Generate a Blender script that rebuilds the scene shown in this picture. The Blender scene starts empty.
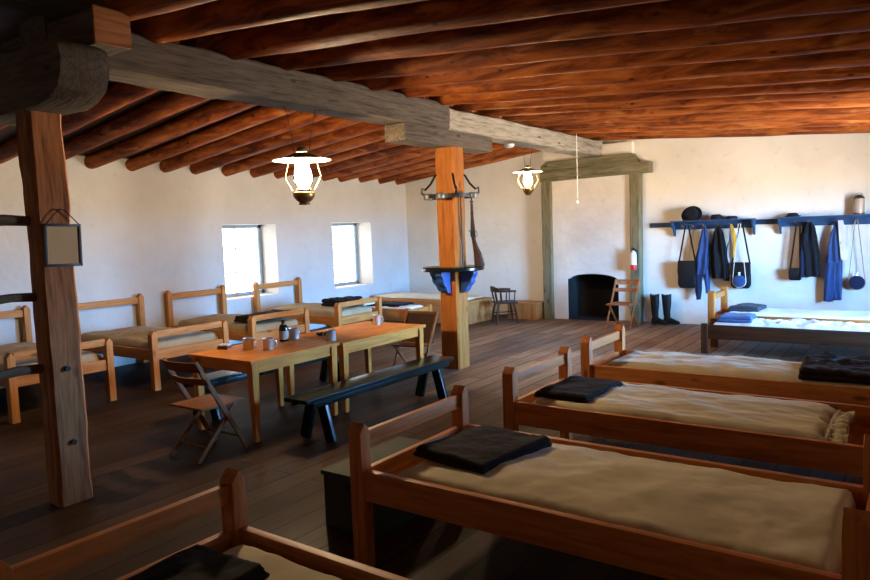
import bpy, bmesh, math, random
from mathutils import Vector, Matrix, noise, Euler
random.seed(7)
S = bpy.context.scene
COL = S.collection
PI = math.pi
R = math.radians
ORD = ['first','second','third','fourth','fifth','sixth','seventh','eighth','ninth','tenth','eleventh','twelfth','thirteenth',
       'fourteenth','fifteenth','sixteenth','seventeenth','eighteenth','nineteenth','twentieth','twenty-first','twenty-second']

# ------------------------------------------------------------------ materials
MATS = {}
def newmat(name):
    m = bpy.data.materials.new(name); m.use_nodes = True
    nt = m.node_tree; b = nt.nodes['Principled BSDF']
    return m, nt, b
def N(nt, t, **kw):
    n = nt.nodes.new(t)
    for k, v in kw.items():
        if k in n.inputs: n.inputs[k].default_value = v
        else: setattr(n, k, v)
    return n
def coords(nt, scale=(1,1,1), rnd=True, rot=(0,0,0)):
    tc = N(nt, 'ShaderNodeTexCoord')
    mp = N(nt, 'ShaderNodeMapping'); mp.inputs['Scale'].default_value = scale; mp.inputs['Rotation'].default_value = rot
    if rnd:
        oi = N(nt, 'ShaderNodeObjectInfo')
        ml = N(nt, 'ShaderNodeMath', operation='MULTIPLY'); ml.inputs[1].default_value = 37.0
        nt.links.new(oi.outputs['Random'], ml.inputs[0])
        ad = N(nt, 'ShaderNodeVectorMath', operation='ADD')
        nt.links.new(tc.outputs['Object'], ad.inputs[0]); nt.links.new(ml.outputs[0], ad.inputs[1])
        nt.links.new(ad.outputs[0], mp.inputs['Vector'])
    else:
        nt.links.new(tc.outputs['Object'], mp.inputs['Vector'])
    return mp.outputs[0]
def ramp(nt, fac, stops):
    r = N(nt, 'ShaderNodeValToRGB')
    e = r.color_ramp.elements
    while len(e) < len(stops): e.new(0.5)
    for i, (p, c) in enumerate(stops):
        e[i].position = p; e[i].color = (*c, 1)
    nt.links.new(fac, r.inputs['Fac'])
    return r.outputs['Color']
def mixc(nt, fac, a, b, mode='MIX'):
    m = N(nt, 'ShaderNodeMix', data_type='RGBA', blend_type=mode)
    if hasattr(fac, 'links') or hasattr(fac, 'is_linked'): nt.links.new(fac, m.inputs[0])
    else: m.inputs[0].default_value = fac
    for s, v in ((6, a), (7, b)):
        if isinstance(v, tuple): m.inputs[s].default_value = (*v, 1)
        else: nt.links.new(v, m.inputs[s])
    return m.outputs[2]
def bump(nt, b, h, strength=.3, dist=.01):
    bp = N(nt, 'ShaderNodeBump'); bp.inputs['Strength'].default_value = strength; bp.inputs['Distance'].default_value = dist
    nt.links.new(h, bp.inputs['Height']); nt.links.new(bp.outputs[0], b.inputs['Normal'])
def sc(c, k): return tuple(min(1, x*k) for x in c)

def wood(kind, axis):
    key = kind + axis
    if key in MATS: return MATS[key]
    P = dict(pine=((.42,.145,.03),(.29,.085,.016),.45,.9), redpine=((.52,.18,.05),(.34,.10,.022),.45,.9), oldpost=((.42,.16,.06),(.22,.07,.025),.75,1.3),
             pale=((.50,.20,.052),(.36,.13,.03),.55,.8), grey=((.36,.31,.24),(.20,.165,.12),.85,1.6), greydark=((.135,.105,.08),(.065,.05,.038),.85,1.6), olive=((.20,.17,.095),(.11,.09,.045),.85,1.5),
             table=((.68,.235,.036),(.50,.15,.018),.62,.8), chair=((.22,.072,.018),(.13,.04,.010),.55,.8), dark=((.055,.022,.010),(.026,.011,.006),.5,.8),
             greypole=((.16,.10,.06),(.08,.05,.03),.8,1.2), crate=((.46,.19,.06),(.32,.12,.032),.6,.8))[kind]
    m, nt, b = newmat(key)
    st = {'X':(1.2,14,14),'Y':(14,1.2,14),'Z':(14,14,1.2)}[axis]
    v = coords(nt, st)
    n1 = N(nt, 'ShaderNodeTexNoise', Scale=1.6, Detail=6.0, Roughness=.62, Distortion=.6); nt.links.new(v, n1.inputs['Vector'])
    c = ramp(nt, n1.outputs['Fac'], [(.30, P[1]), (.52, P[0]), (.72, sc(P[0],1.18))])
    st2 = {'X':(3,40,40),'Y':(40,3,40),'Z':(40,40,3)}[axis]
    v2 = coords(nt, st2)
    n2 = N(nt, 'ShaderNodeTexNoise', Scale=1.5, Detail=3.0); nt.links.new(v2, n2.inputs['Vector'])
    streak = ramp(nt, n2.outputs['Fac'], [(.35, (.62,.58,.55)), (.55, (1,1,1))])
    c = mixc(nt, .75 if P[3] > 1 else .4, c, streak, 'MULTIPLY')
    vk = coords(nt, {'X':(2.5,6,6),'Y':(6,2.5,6),'Z':(6,6,2.5)}[axis])
    vo = N(nt, 'ShaderNodeTexVoronoi', Scale=.9, Randomness=1.0); nt.links.new(vk, vo.inputs['Vector'])
    knot = ramp(nt, vo.outputs['Distance'], [(.05, (.25,.2,.18)), (.14, (1,1,1))])
    c = mixc(nt, .8, c, knot, 'MULTIPLY')
    nt.links.new(c, b.inputs['Base Color'])
    b.inputs['Roughness'].default_value = P[2]
    b.inputs['Specular IOR Level'].default_value = .15
    bump(nt, b, n2.outputs['Fac'], .25*P[3], .006*P[3])
    MATS[key] = m
    return m

def log_mat():
    m, nt, b = newmat('peeled_log')
    v = coords(nt, (1.0, 5, 5))
    n1 = N(nt, 'ShaderNodeTexNoise', Scale=1.5, Detail=7.0, Roughness=.65, Distortion=1.0); nt.links.new(v, n1.inputs['Vector'])
    c = ramp(nt, n1.outputs['Fac'], [(.30, (.06,.013,.004)), (.46, (.22,.050,.009)), (.58, (.38,.105,.020)), (.72, (.52,.18,.04))])
    v2 = coords(nt, (2.2, 6, 6))
    n2 = N(nt, 'ShaderNodeTexNoise', Scale=1.1, Detail=4.0, Distortion=.5); nt.links.new(v2, n2.inputs['Vector'])
    p = ramp(nt, n2.outputs['Fac'], [(.60, (0,0,0)), (.72, (.7,.7,.7))])
    c = mixc(nt, p, c, (.60,.24,.065))
    v3 = coords(nt, (2.0, 4, 4))
    vo = N(nt, 'ShaderNodeTexVoronoi', Scale=1.6); nt.links.new(v3, vo.inputs['Vector'])
    k = ramp(nt, vo.outputs['Distance'], [(.05, (.15,.1,.1)), (.12, (1,1,1))])
    c = mixc(nt, .9, c, k, 'MULTIPLY')
    oi = N(nt, 'ShaderNodeObjectInfo')
    r = ramp(nt, oi.outputs['Random'], [(0, (.7,.66,.66)), (1, (1.0,1.0,1.0))])
    c = mixc(nt, 1.0, c, r, 'MULTIPLY')
    nt.links.new(c, b.inputs['Base Color']); b.inputs['Roughness'].default_value = .6; b.inputs['Specular IOR Level'].default_value = .12
    v4 = coords(nt, (3, 30, 30))
    n4 = N(nt, 'ShaderNodeTexNoise', Scale=1.5, Detail=3.0); nt.links.new(v4, n4.inputs['Vector'])
    bump(nt, b, n4.outputs['Fac'], .3, .01)
    return m

def plaster(name, c1, c2, b1=.35):
    m, nt, b = newmat(name)
    v = coords(nt, (1,1,1), False)
    n1 = N(nt, 'ShaderNodeTexNoise', Scale=.9, Detail=5.0, Roughness=.6); nt.links.new(v, n1.inputs['Vector'])
    c = ramp(nt, n1.outputs['Fac'], [(.35, c2), (.62, c1)])
    n3 = N(nt, 'ShaderNodeTexNoise', Scale=9.0, Detail=3.0); nt.links.new(v, n3.inputs['Vector'])
    sp = ramp(nt, n3.outputs['Fac'], [(.25, (.86,.82,.78)), (.38, (1,1,1))])
    c = mixc(nt, .5, c, sp, 'MULTIPLY')
    nt.links.new(c, b.inputs['Base Color']); b.inputs['Roughness'].default_value = .92
    n2 = N(nt, 'ShaderNodeTexNoise', Scale=3.2, Detail=5.0, Roughness=.55); nt.links.new(v, n2.inputs['Vector'])
    bump(nt, b, n2.outputs['Fac'], b1, .05)
    return m

def floor_mat():
    m, nt, b = newmat('worn_floor_planks')
    v = coords(nt, (1,1,1), False, (0,0,PI/2))
    br = N(nt, 'ShaderNodeTexBrick', offset=.37, squash=1.0)
    br.inputs['Scale'].default_value = 1.0; br.inputs['Brick Width'].default_value = 3.4; br.inputs['Row Height'].default_value = .21
    br.inputs['Mortar Size'].default_value = .010; br.inputs['Mortar Smooth'].default_value = .3; br.inputs['Bias'].default_value = 0
    br.inputs['Color1'].default_value = (.036,.015,.0055,1); br.inputs['Color2'].default_value = (.066,.031,.012,1); br.inputs['Mortar'].default_value = (.010,.006,.003,1)
    nt.links.new(v, br.inputs['Vector'])
    v2 = coords(nt, (22, 1.3, 1), False)
    n1 = N(nt, 'ShaderNodeTexNoise', Scale=1.5, Detail=6.0, Roughness=.65); nt.links.new(v2, n1.inputs['Vector'])
    g = ramp(nt, n1.outputs['Fac'], [(.32, (.55,.48,.42)), (.6, (1.05,1.03,1.0))])
    c = mixc(nt, .8, br.outputs['Color'], g, 'MULTIPLY')
    v3 = coords(nt, (1.0, .55, 1), False)
    n2 = N(nt, 'ShaderNodeTexNoise', Scale=1.1, Detail=5.0); nt.links.new(v3, n2.inputs['Vector'])
    w = ramp(nt, n2.outputs['Fac'], [(.40, (.62,.56,.50)), (.62, (1.15,1.15,1.15))])
    c = mixc(nt, .8, c, w, 'MULTIPLY')
    # daylight on the worn far boards, painted in as a paler oval
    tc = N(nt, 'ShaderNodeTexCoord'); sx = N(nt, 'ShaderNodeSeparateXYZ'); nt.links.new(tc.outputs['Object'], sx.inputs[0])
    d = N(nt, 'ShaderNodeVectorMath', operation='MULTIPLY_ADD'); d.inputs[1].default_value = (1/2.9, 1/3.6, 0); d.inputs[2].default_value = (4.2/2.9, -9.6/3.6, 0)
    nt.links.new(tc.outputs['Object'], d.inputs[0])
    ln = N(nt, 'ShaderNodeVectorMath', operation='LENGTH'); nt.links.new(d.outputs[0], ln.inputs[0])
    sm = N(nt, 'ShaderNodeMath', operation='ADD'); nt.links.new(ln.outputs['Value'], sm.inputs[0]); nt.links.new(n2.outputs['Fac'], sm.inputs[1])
    lit_mask = ramp(nt, sm.outputs[0], [(.55, (1,1,1)), (.999, (0,0,0))])
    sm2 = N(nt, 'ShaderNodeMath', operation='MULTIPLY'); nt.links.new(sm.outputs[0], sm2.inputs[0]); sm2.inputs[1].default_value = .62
    nt.links.new(sm2.outputs[0], lit_mask.node.inputs['Fac'])
    lit_boards = mixc(nt, 1.0, c, (9.5,14.0,24.0), 'MULTIPLY')
    c = mixc(nt, lit_mask, c, lit_boards)
    nt.links.new(c, b.inputs['Base Color'])
    b.inputs['Specular IOR Level'].default_value = .10
    ro = ramp(nt, n2.outputs['Fac'], [(.35, (.66,)*3), (.65, (.50,)*3)])
    nt.links.new(ro, b.inputs['Roughness'])
    ad = N(nt, 'ShaderNodeMath', operation='SUBTRACT'); nt.links.new(n1.outputs['Fac'], ad.inputs[0]); nt.links.new(br.outputs['Fac'], ad.inputs[1])
    bump(nt, b, ad.outputs[0], .35, .006)
    return m

def cloth(name, c, rough=.9, var=.25, weave=220, sheen=.2, stain=None):
    if name in MATS: return MATS[name]
    m, nt, b = newmat(name)
    v = coords(nt)
    n1 = N(nt, 'ShaderNodeTexNoise', Scale=4.0, Detail=5.0); nt.links.new(v, n1.inputs['Vector'])
    col = ramp(nt, n1.outputs['Fac'], [(.3, sc(c, 1-var)), (.65, c)])
    if stain:
        n3 = N(nt, 'ShaderNodeTexNoise', Scale=2.3, Detail=6.0, Roughness=.7); nt.links.new(v, n3.inputs['Vector'])
        s = ramp(nt, n3.outputs['Fac'], [(.58, (0,0,0)), (.75, (.6,.6,.6))])
        col = mixc(nt, s, col, stain)
    nt.links.new(col, b.inputs['Base Color']); b.inputs['Roughness'].default_value = rough
    b.inputs['Sheen Weight'].default_value = sheen
    b.inputs['Specular IOR Level'].default_value = .2
    n2 = N(nt, 'ShaderNodeTexNoise', Scale=float(weave), Detail=2.0); nt.links.new(v, n2.inputs['Vector'])
    bump(nt, b, n2.outputs['Fac'], .15, .002)
    MATS[name] = m
    return m
def plain(name, c, rough=.5, metal=0.0, var=.15, scale=6.0, spec=.5):
    if name in MATS: return MATS[name]
    m, nt, b = newmat(name)
    v = coords(nt)
    n1 = N(nt, 'ShaderNodeTexNoise', Scale=scale, Detail=5.0); nt.links.new(v, n1.inputs['Vector'])
    col = ramp(nt, n1.outputs['Fac'], [(.3, sc(c, 1-var)), (.65, c)])
    nt.links.new(col, b.inputs['Base Color']); b.inputs['Roughness'].default_value = rough
    b.inputs['Metallic'].default_value = metal; b.inputs['Specular IOR Level'].default_value = spec
    MATS[name] = m
    return m
def glassy(name, tint=(1,1,1), k=.12):
    m = bpy.data.materials.new(name); m.use_nodes = True; nt = m.node_tree; nt.nodes.clear()
    o = N(nt, 'ShaderNodeOutputMaterial'); t = N(nt, 'ShaderNodeBsdfTransparent'); t.inputs[0].default_value = (*tint, 1)
    g = N(nt, 'ShaderNodeBsdfGlossy'); g.inputs['Roughness'].default_value = .03
    lw = N(nt, 'ShaderNodeLayerWeight'); lw.inputs['Blend'].default_value = k
    mx = N(nt, 'ShaderNodeMixShader')
    nt.links.new(lw.outputs['Fresnel'], mx.inputs[0]); nt.links.new(t.outputs[0], mx.inputs[1]); nt.links.new(g.outputs[0], mx.inputs[2])
    nt.links.new(mx.outputs[0], o.inputs[0])
    return m
def emis(name, c, s):
    m = bpy.data.materials.new(name); m.use_nodes = True; nt = m.node_tree; nt.nodes.clear()
    o = N(nt, 'ShaderNodeOutputMaterial'); e = N(nt, 'ShaderNodeEmission'); e.inputs[0].default_value = (*c, 1); e.inputs[1].default_value = s
    nt.links.new(e.outputs[0], o.inputs[0])
    return m

# ------------------------------------------------------------------ mesh helpers
class MB:
    def __init__(self): self.bm = bmesh.new()
    def box(self, x0, x1, y0, y1, z0, z1, bev=.004, rot=None, at=None):
        t = bmesh.new()
        bmesh.ops.create_cube(t, size=1)
        for v in t.verts:
            v.co = Vector(((x0+x1)/2+v.co.x*(x1-x0), (y0+y1)/2+v.co.y*(y1-y0), (z0+z1)/2+v.co.z*(z1-z0)))
        if bev: bmesh.ops.bevel(t, geom=t.edges[:], offset=bev, segments=2, affect='EDGES', profile=.7)
        if rot is not None: bmesh.ops.transform(t, matrix=rot, verts=t.verts)
        self.add(t); return self
    def add(self, t):
        me = bpy.data.meshes.new('tmp'); t.to_mesh(me); t.free(); self.bm.from_mesh(me); bpy.data.meshes.remove(me)
    def bar(self, p, q, w, h, bev=.003, up=(0,0,1)):
        p, q = Vector(p), Vector(q); d = q-p; L = d.length; d.normalize()
        u = Vector(up)
        s = d.cross(u)
        if s.length < 1e-4: s = d.cross(Vector((0,1,0)))
        s.normalize(); u2 = s.cross(d)
        t = bmesh.new(); bmesh.ops.create_cube(t, size=1)
        for v in t.verts: v.co = Vector((v.co.x*w, v.co.y*h, v.co.z*L))
        if bev: bmesh.ops.bevel(t, geom=t.edges[:], offset=bev, segments=2, affect='EDGES', profile=.7)
        M = Matrix((s, u2, d)).transposed().to_4x4(); M.translation = (p+q)/2
        bmesh.ops.transform(t, matrix=M, verts=t.verts); self.add(t); return self
    def tube(self, pts, r, seg=10, cap=True):
        pts = [Vector(p) for p in pts]; rr = r if isinstance(r, (list, tuple)) else [r]*len(pts)
        rings = []; prev = None
        for i, p in enumerate(pts):
            d = (pts[min(i+1, len(pts)-1)]-pts[max(i-1, 0)]).normalized()
            a = prev if prev is not None else (Vector((0,0,1)) if abs(d.z) < .9 else Vector((1,0,0)))
            s = (a-d*a.dot(d))
            if s.length < 1e-5: s = d.orthogonal()
            s.normalize(); prev = s; t = d.cross(s)
            rings.append([self.bm.verts.new(p+(s*math.cos(2*PI*k/seg)+t*math.sin(2*PI*k/seg))*rr[i]) for k in range(seg)])
        self.skin(rings, cap); return self
    def skin(self, rings, cap=True):
        n = len(rings[0])
        for a, b in zip(rings, rings[1:]):
            for k in range(n):
                self.bm.faces.new((a[k], a[(k+1) % n], b[(k+1) % n], b[k]))
        if cap:
            self.bm.faces.new(rings[0][::-1]); self.bm.faces.new(rings[-1])
    def lathe(self, prof, seg=28, c=(0,0,0), cap=True):
        rings = [[self.bm.verts.new((c[0]+max(r,.0008)*math.cos(2*PI*k/seg), c[1]+max(r,.0008)*math.sin(2*PI*k/seg), c[2]+z)) for k in range(seg)] for r, z in prof]
        self.skin(rings, cap); return self
    def prism(self, poly, d0, d1, axis='Y', bev=0):
        # poly: 2-D outline; axis: extrusion direction
        def mk(a, b, d):
            return {'Y': (a, d, b), 'X': (d, a, b), 'Z': (a, b, d)}[axis]
        t = bmesh.new()
        A = [t.verts.new(mk(a, b, d0)) for a, b in poly]; B = [t.verts.new(mk(a, b, d1)) for a, b in poly]
        n = len(poly)
        t.faces.new(A); t.faces.new(B[::-1])
        for i in range(n): t.faces.new((A[i], B[i], B[(i+1) % n], A[(i+1) % n]))
        if bev: bmesh.ops.bevel(t, geom=t.edges[:], offset=bev, segments=2, affect='EDGES', profile=.7)
        self.add(t); return self
    def build(self, name, mat, parent=None, loc=(0,0,0), rotz=0, smooth=40):
        bmesh.ops.recalc_face_normals(self.bm, faces=self.bm.faces[:])
        me = bpy.data.meshes.new(name); self.bm.to_mesh(me); self.bm.free()
        me.materials.append(mat)
        if smooth:
            for p in me.polygons: p.use_smooth = True
            try: me.set_sharp_from_angle(angle=R(smooth))
            except Exception: pass
        o = bpy.data.objects.new(name, me); COL.objects.link(o)
        o.parent = parent; o.location = loc; o.rotation_euler = (0,0,rotz)
        return o
def tag(o, label=None, cat=None, group=None, kind=None):
    if label: o['label'] = label
    if cat: o['category'] = cat
    if group: o['group'] = group
    if kind: o['kind'] = kind
    return o
def thing(name, label, cat, loc=(0,0,0), rotz=0, group=None):
    o = bpy.data.objects.new(name, None); COL.objects.link(o); o.empty_display_size = .1
    o.location = loc; o.rotation_euler = (0,0,rotz)
    return tag(o, label, cat, group)
def copy_tree(o, parent=None):
    c = o.copy(); COL.objects.link(c); c.parent = parent
    for ch in [x for x in o.children]: copy_tree(ch, c)
    return c
def fn(v, s=1.0, seed=0, oct=4):
    return noise.fractal(Vector((v[0]*s+seed*7.3, v[1]*s-seed*3.1, (v[2] if len(v) > 2 else 0)*s+seed*1.7)), 1.0, 2.0, oct)

def soft(mb, x0, x1, y0, y1, z0, T, amp=.012, seed=0, r=.05, nx=60, ny=30, edge=.01, fs=5.0, crown=0.0, stretch=(1,1), rag=0.0):
    """a soft stuffed or folded slab: rounded sides, wrinkled top"""
    L, W = x1-x0, y1-y0
    top, bot = [], []
    def warp(a): return a
    us = [i/nx for i in range(nx+1)]; vs = [j/ny for j in range(ny+1)]
    for i, u in enumerate(us):
        rt, rb = [], []
        for j, v in enumerate(vs):
            # pack samples near the edges
            uu = .5-.5*math.cos(PI*u)*(.35+.65*abs(math.cos(PI*u))) if False else u
            x = x0+L*uu; y = y0+W*v
            d = min(x-x0, x1-x, y-y0, y1-y)
            k = min(1, max(0, d)/r); h = math.sqrt(max(0, 1-(1-k)**2))
            wob = fn((x, y, 0), 3.0, seed+5)*edge
            nx_, ny_ = x, y
            e = 1-k
            if x-x0 < r: nx_ += wob*e
            if x1-x < r: nx_ += wob*e + rag*e*fn((y*9, 1, 0), 1.0, seed+9)
            if y-y0 < r: ny_ += wob*e
            if y1-y < r: ny_ += wob*e
            z = z0+T*(.45+.55*h) + amp*fn((x*stretch[0], y*stretch[1], 0), fs, seed)*(.25+.75*h) + crown*math.sin(PI*u)*math.sin(PI*v)*h
            rt.append(mb.bm.verts.new((nx_, ny_, z)))
            rb.append(mb.bm.verts.new((min(max(x, x0+r*.5), x1-r*.5), min(max(y, y0+r*.5), y1-r*.5), z0)) if (i in (0, nx) or j in (0, ny)) else None)
        top.append(rt); bot.append(rb)
    f = mb.bm.faces.new
    for i in range(nx):
        for j in range(ny): f((top[i][j], top[i+1][j], top[i+1][j+1], top[i][j+1]))
    for i in range(nx):
        for j in (0, ny): f((top[i][j], bot[i][j], bot[i+1][j], top[i+1][j]))
    for j in range(ny):
        for i in (0, nx): f((top[i][j], bot[i][j], bot[i][j+1], top[i][j+1]))
    loop = [bot[i][0] for i in range(nx+1)]+[bot[nx][j] for j in range(1, ny+1)]+[bot[i][ny] for i in range(nx-1, -1, -1)]+[bot[0][j] for j in range(ny-1, 0, -1)]
    f(loop)
    return mb
def drape(mb, rings, seed=0, fold=.02, nf=7, seg=40, sub=6):
    """hanging cloth: rings of (z, cx, half width, cy, half depth), smoothly lofted with vertical folds"""
    out = []
    zs = []
    for a, b in zip(rings, rings[1:]):
        for k in range(sub):
            t = k/sub; t2 = t*t*(3-2*t)
            zs.append(tuple(a[i]+(b[i]-a[i])*(t if i == 0 else t2) for i in range(5)))
    zs.append(rings[-1])
    for (z, cx, hw, cy, hd) in zs:
        ring = []
        for k in range(seg):
            an = 2*PI*k/seg
            f = fold*math.sin(nf*an+seed+3*fn((z, 0, 0), 1.2, seed))*(.5+.5*min(1, hw/.1)) + fold*.8*fn((math.cos(an), math.sin(an), z*2), 2.0, seed)
            ex = math.copysign(abs(math.cos(an))**.8, math.cos(an)); ey = math.copysign(abs(math.sin(an))**.8, math.sin(an))
            ring.append(mb.bm.verts.new((cx+ex*(hw+f*.4), cy+ey*max(.006, hd+f*min(1, hd/.05)), z+.012*fn((an, z, 0), 1.5, seed)*(1 if z in (rings[0][0], rings[-1][0]) else 0))))
        out.append(ring)
    mb.skin(out); return mb

# ------------------------------------------------------------------ common materials
M_LOG = log_mat()
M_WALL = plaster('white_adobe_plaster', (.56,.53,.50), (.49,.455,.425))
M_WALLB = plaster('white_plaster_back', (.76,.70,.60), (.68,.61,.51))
M_BREAST = plaster('chimney_plaster', (.76,.68,.58), (.62,.53,.43), .5)
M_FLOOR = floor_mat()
M_CANVAS = cloth('straw_tick_canvas', (.72,.62,.43), .95, .18, 180, .1, (.40,.32,.20))
M_SHEET = cloth('pale_canvas_sheet', (.78,.76,.72), .95, .12, 180, .1)  # on the window-lit back beds this paler canvas stands in for daylight
M_BLANKET = cloth('dark_wool_blanket', (.016,.010,.009), .95, .4, 260, 0)
M_BLUEB = cloth('blue_wool_blanket', (.055,.095,.23), .95, .3, 260, .1)
M_GREYB = cloth('grey_wool_blanket', (.04,.045,.055), .95, .35, 260, .05)
M_TICK_SHADED = cloth('shaded_straw_tick', (.42,.30,.17), .95, .25, 180, .05)  # darker copy of the tick canvas: shade on the left beds as colour
M_BLACK = cloth('black_wool', (.008,.008,.010), .95, .3, 260, .02)
M_BLUE = cloth('blue_wool', (.028,.060,.165), .9, .3, 260, .1)
M_NAVY = cloth('navy_wool', (.012,.018,.05), .9, .3, 260, .05)
M_LEATHER = plain('black_leather', (.008,.007,.007), .6, 0, .3, 6, .2)
M_BROWNLEATHER = plain('brown_leather', (.035,.014,.007), .7, 0, .4, 6, .2)
M_IRON = plain('black_iron', (.03,.03,.032), .5, .6, .3)
M_STEEL = plain('worn_tin', (.80,.79,.77), .38, .85, .3, 14)
M_BRASS = plain('tarnished_brass', (.35,.22,.09), .4, .9, .35)
M_GREENPAINT = plain('dark_green_paint', (.004,.010,.0085), .24, 0, .3, 5, .3)
M_BLUEPAINT = plain('blue_paint', (.022,.065,.145), .55, 0, .35, 5, .25)
M_BRIGHTBLUE = plain('bright_blue_paint', (.02,.075,.27), .4, 0, .3, 5)
M_DULLSTEEL = plain('dull_steel', (.20,.20,.20), .5, .8, .3)
M_TEAL = plain('teal_grey_paint', (.25,.33,.36), .6, 0, .2)
M_WHITE = plain('white_paint', (.8,.79,.76), .5, 0, .08)
M_RED = plain('red_enamel', (.60,.03,.02), .35, 0, .1)
M_YELLOW = cloth('yellow_cloth', (.75,.42,.03), .8, .15, 200, .2)
M_GREYCLOTH = cloth('grey_white_cloth', (.36,.38,.40), .9, .15, 200, .1)
M_ROPE = cloth('white_cotton_cord', (.68,.62,.54), .9, .2, 200, .2)
M_OLIVEBOX = plain('olive_grey_paint', (.05,.05,.036), .7, 0, .3, 4, .15)
M_SOOT = plain('soot', (.012,.010,.009), .95, 0, .4)
M_DECK = wood('dark', 'Y')
M_GLASS = glassy('clear_glass', (.97,.98,.98), .08)
M_CHIMNEY = glassy('lamp_glass', (1,1,1), .10)
M_FLAME1 = emis('flame_glow', (1.0,.75,.44), 820)
M_FLAME2 = emis('flame_glow_far', (1.0,.70,.38), 420)
M_MIRROR = plain('silvered_glass', (.78,.76,.70), .06, 1.0, .06)
M_SHADE = plain('cream_enamel', (.72,.66,.52), .4, 0, .1)
M_SHADE_TOP = plain('olive_enamel', (.16,.14,.08), .45, .2, .2)
M_JUG = plain('brown_bottle_glass', (.03,.012,.006), .15, 0, .2)
M_LABEL = plain('paper_label', (.55,.48,.36), .8, 0, .2)

# ------------------------------------------------------------------ setting
XL, XR, YB, YF = -9.28, 0.9, 12.05, -1.6
ZT = 3.9
def wall_boxes(mb, along, a0, a1, t0, t1, z0, z1, holes):
    """wall along 'X' or 'Y' from a0 to a1, thickness t0..t1, rectangular holes (a, b, za, zb)"""
    def bx(a, b, za, zb):
        if b-a < 1e-4 or zb-za < 1e-4: return
        if along == 'Y': mb.box(t0, t1, a, b, za, zb, 0)
        else: mb.box(a, b, t0, t1, za, zb, 0)
    cur = a0
    for (a, b, za, zb) in sorted(holes):
        bx(cur, a, z0, z1); bx(a, b, z0, za); bx(a, b, zb, z1); cur = b
    bx(cur, a1, z0, z1)
    return mb
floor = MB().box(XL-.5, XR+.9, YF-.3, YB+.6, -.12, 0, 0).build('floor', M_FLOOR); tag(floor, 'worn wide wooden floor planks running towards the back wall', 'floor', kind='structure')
W1 = (7.17, 8.30, .74, 1.96); W2 = (9.71, 10.84, .70, 1.96)
wl = wall_boxes(MB(), 'Y', YF-.3, YB+.45, XL-.5, XL, 0, ZT, [W1, W2]).build('wall_left', M_WALL, smooth=0)
tag(wl, 'white plastered left wall with two deep windows', 'wall', kind='structure')
wb = wall_boxes(MB(), 'X', XL, XR, YB, YB+.45, 0, ZT, [(-5.46, -4.48, 0, .86)]).build('wall_back', M_WALLB, smooth=0)
tag(wb, 'white plastered back wall behind the fireplace and coat shelves', 'wall', kind='structure')
W3 = (8.0, 10.0, .45, 2.35)
wr = wall_boxes(MB(), 'Y', YF-.3, YB+.45, XR, XR+.85, 0, ZT, [W3]).build('wall_right', M_WALL, smooth=0)
tag(wr, 'white plastered right wall with a deep window', 'wall', kind='structure')
wf = MB().box(XL, XR, YF-.3, YF, 0, ZT, 0).build('wall_front', M_WALL, smooth=0); tag(wf, 'white plastered front wall', 'wall', kind='structure')

# roof decks (boards on the logs), sloping down to both sides from the middle beam
XBEAM = -4.92
def zl(x): return 3.235 + (x+5.1)*.1175          # underside of left logs
def zr(x): return 3.225 - (x+4.75)*.0815         # underside of right logs
RL, RR = .095, .108
def deck(name, xa, xb, za, zb, label):
    mb = MB(); b = mb.bm
    vs = [b.verts.new(p) for p in ((xa,YF-.3,za),(xb,YF-.3,zb),(xb,YB+.4,zb),(xa,YB+.4,za),(xa,YF-.3,za+.12),(xb,YF-.3,zb+.12),(xb,YB+.4,zb+.12),(xa,YB+.4,za+.12))]
    for f in ((0,3,2,1),(4,5,6,7),(0,1,5,4),(1,2,6,5),(2,3,7,6),(3,0,4,7)): b.faces.new([vs[i] for i in f])
    o = mb.build(name, M_DECK, smooth=0); return tag(o, label, 'ceiling', kind='structure')
XRIDGE = -4.93
deck('ceiling', XL-.4, XRIDGE, zl(XL-.4)+2*RL-.02, zl(-5.1)+2*RL+.02+.02, 'dark boards above the ceiling logs on the left of the beam')
deck('ceiling', XRIDGE, XR+.3, zr(-4.75)+2*RR-.0, zr(XR+.3)+2*RR-.02, 'dark boards above the ceiling logs on the right of the beam')

def window(i, w, xin, xout, label, side):
    y0, y1, z0, z1 = w
    t = tag(bpy.data.objects.new('window_%d' % i, None), label, 'window', kind='structure'); COL.objects.link(t)
    xc = (xin+xout)/2
    a, b = (xc-.025, xc+.025)
    mb = MB()
    for (p, q, r_, s) in ((y0, y0+.06, z0, z1), (y1-.06, y1, z0, z1), (y0, y1, z0, z0+.06), (y0, y1, z1-.06, z1)):
        mb.box(a, b, p, q, r_, s, .004)
    mb.build('window_frame', M_TEAL, t)
    mb = MB()
    ym, zm = (y0+y1)/2, (z0+z1)/2
    mb.box(a+.01, b-.01, ym-.012, ym+.012, z0+.05, z1-.05, .002)
    for k in (1, 2): mb.box(a+.01, b-.01, y0+.05, y1-.05, z0+(z1-z0)*k/3-.01, z0+(z1-z0)*k/3+.01, .002)
    mb.build('glazing_bars', M_WHITE, t)
    MB().box(xc-.003, xc+.003, y0+.05, y1-.05, z0+.05, z1-.05, 0).build('pane', M_GLASS, t)
    sx = (xc-.01, xin+.03) if side == 'L' else (xin-.03, xc+.01)
    MB().box(min(sx), max(sx), y0-.02, y1+.02, z0-.03, z0+.012, .006).build('window_sill', wood('pale', 'Y'), t)
    return t
window(1, W1, XL-.38, XL-.46, 'deep-set window nearer the camera on the left wall', 'L')
window(2, W2, XL-.38, XL-.46, 'deep-set window nearer the far corner on the left wall', 'L')
window(3, W3, XR+.70, XR+.76, 'deep window in the right wall above the beds near the back wall', 'R')

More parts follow.
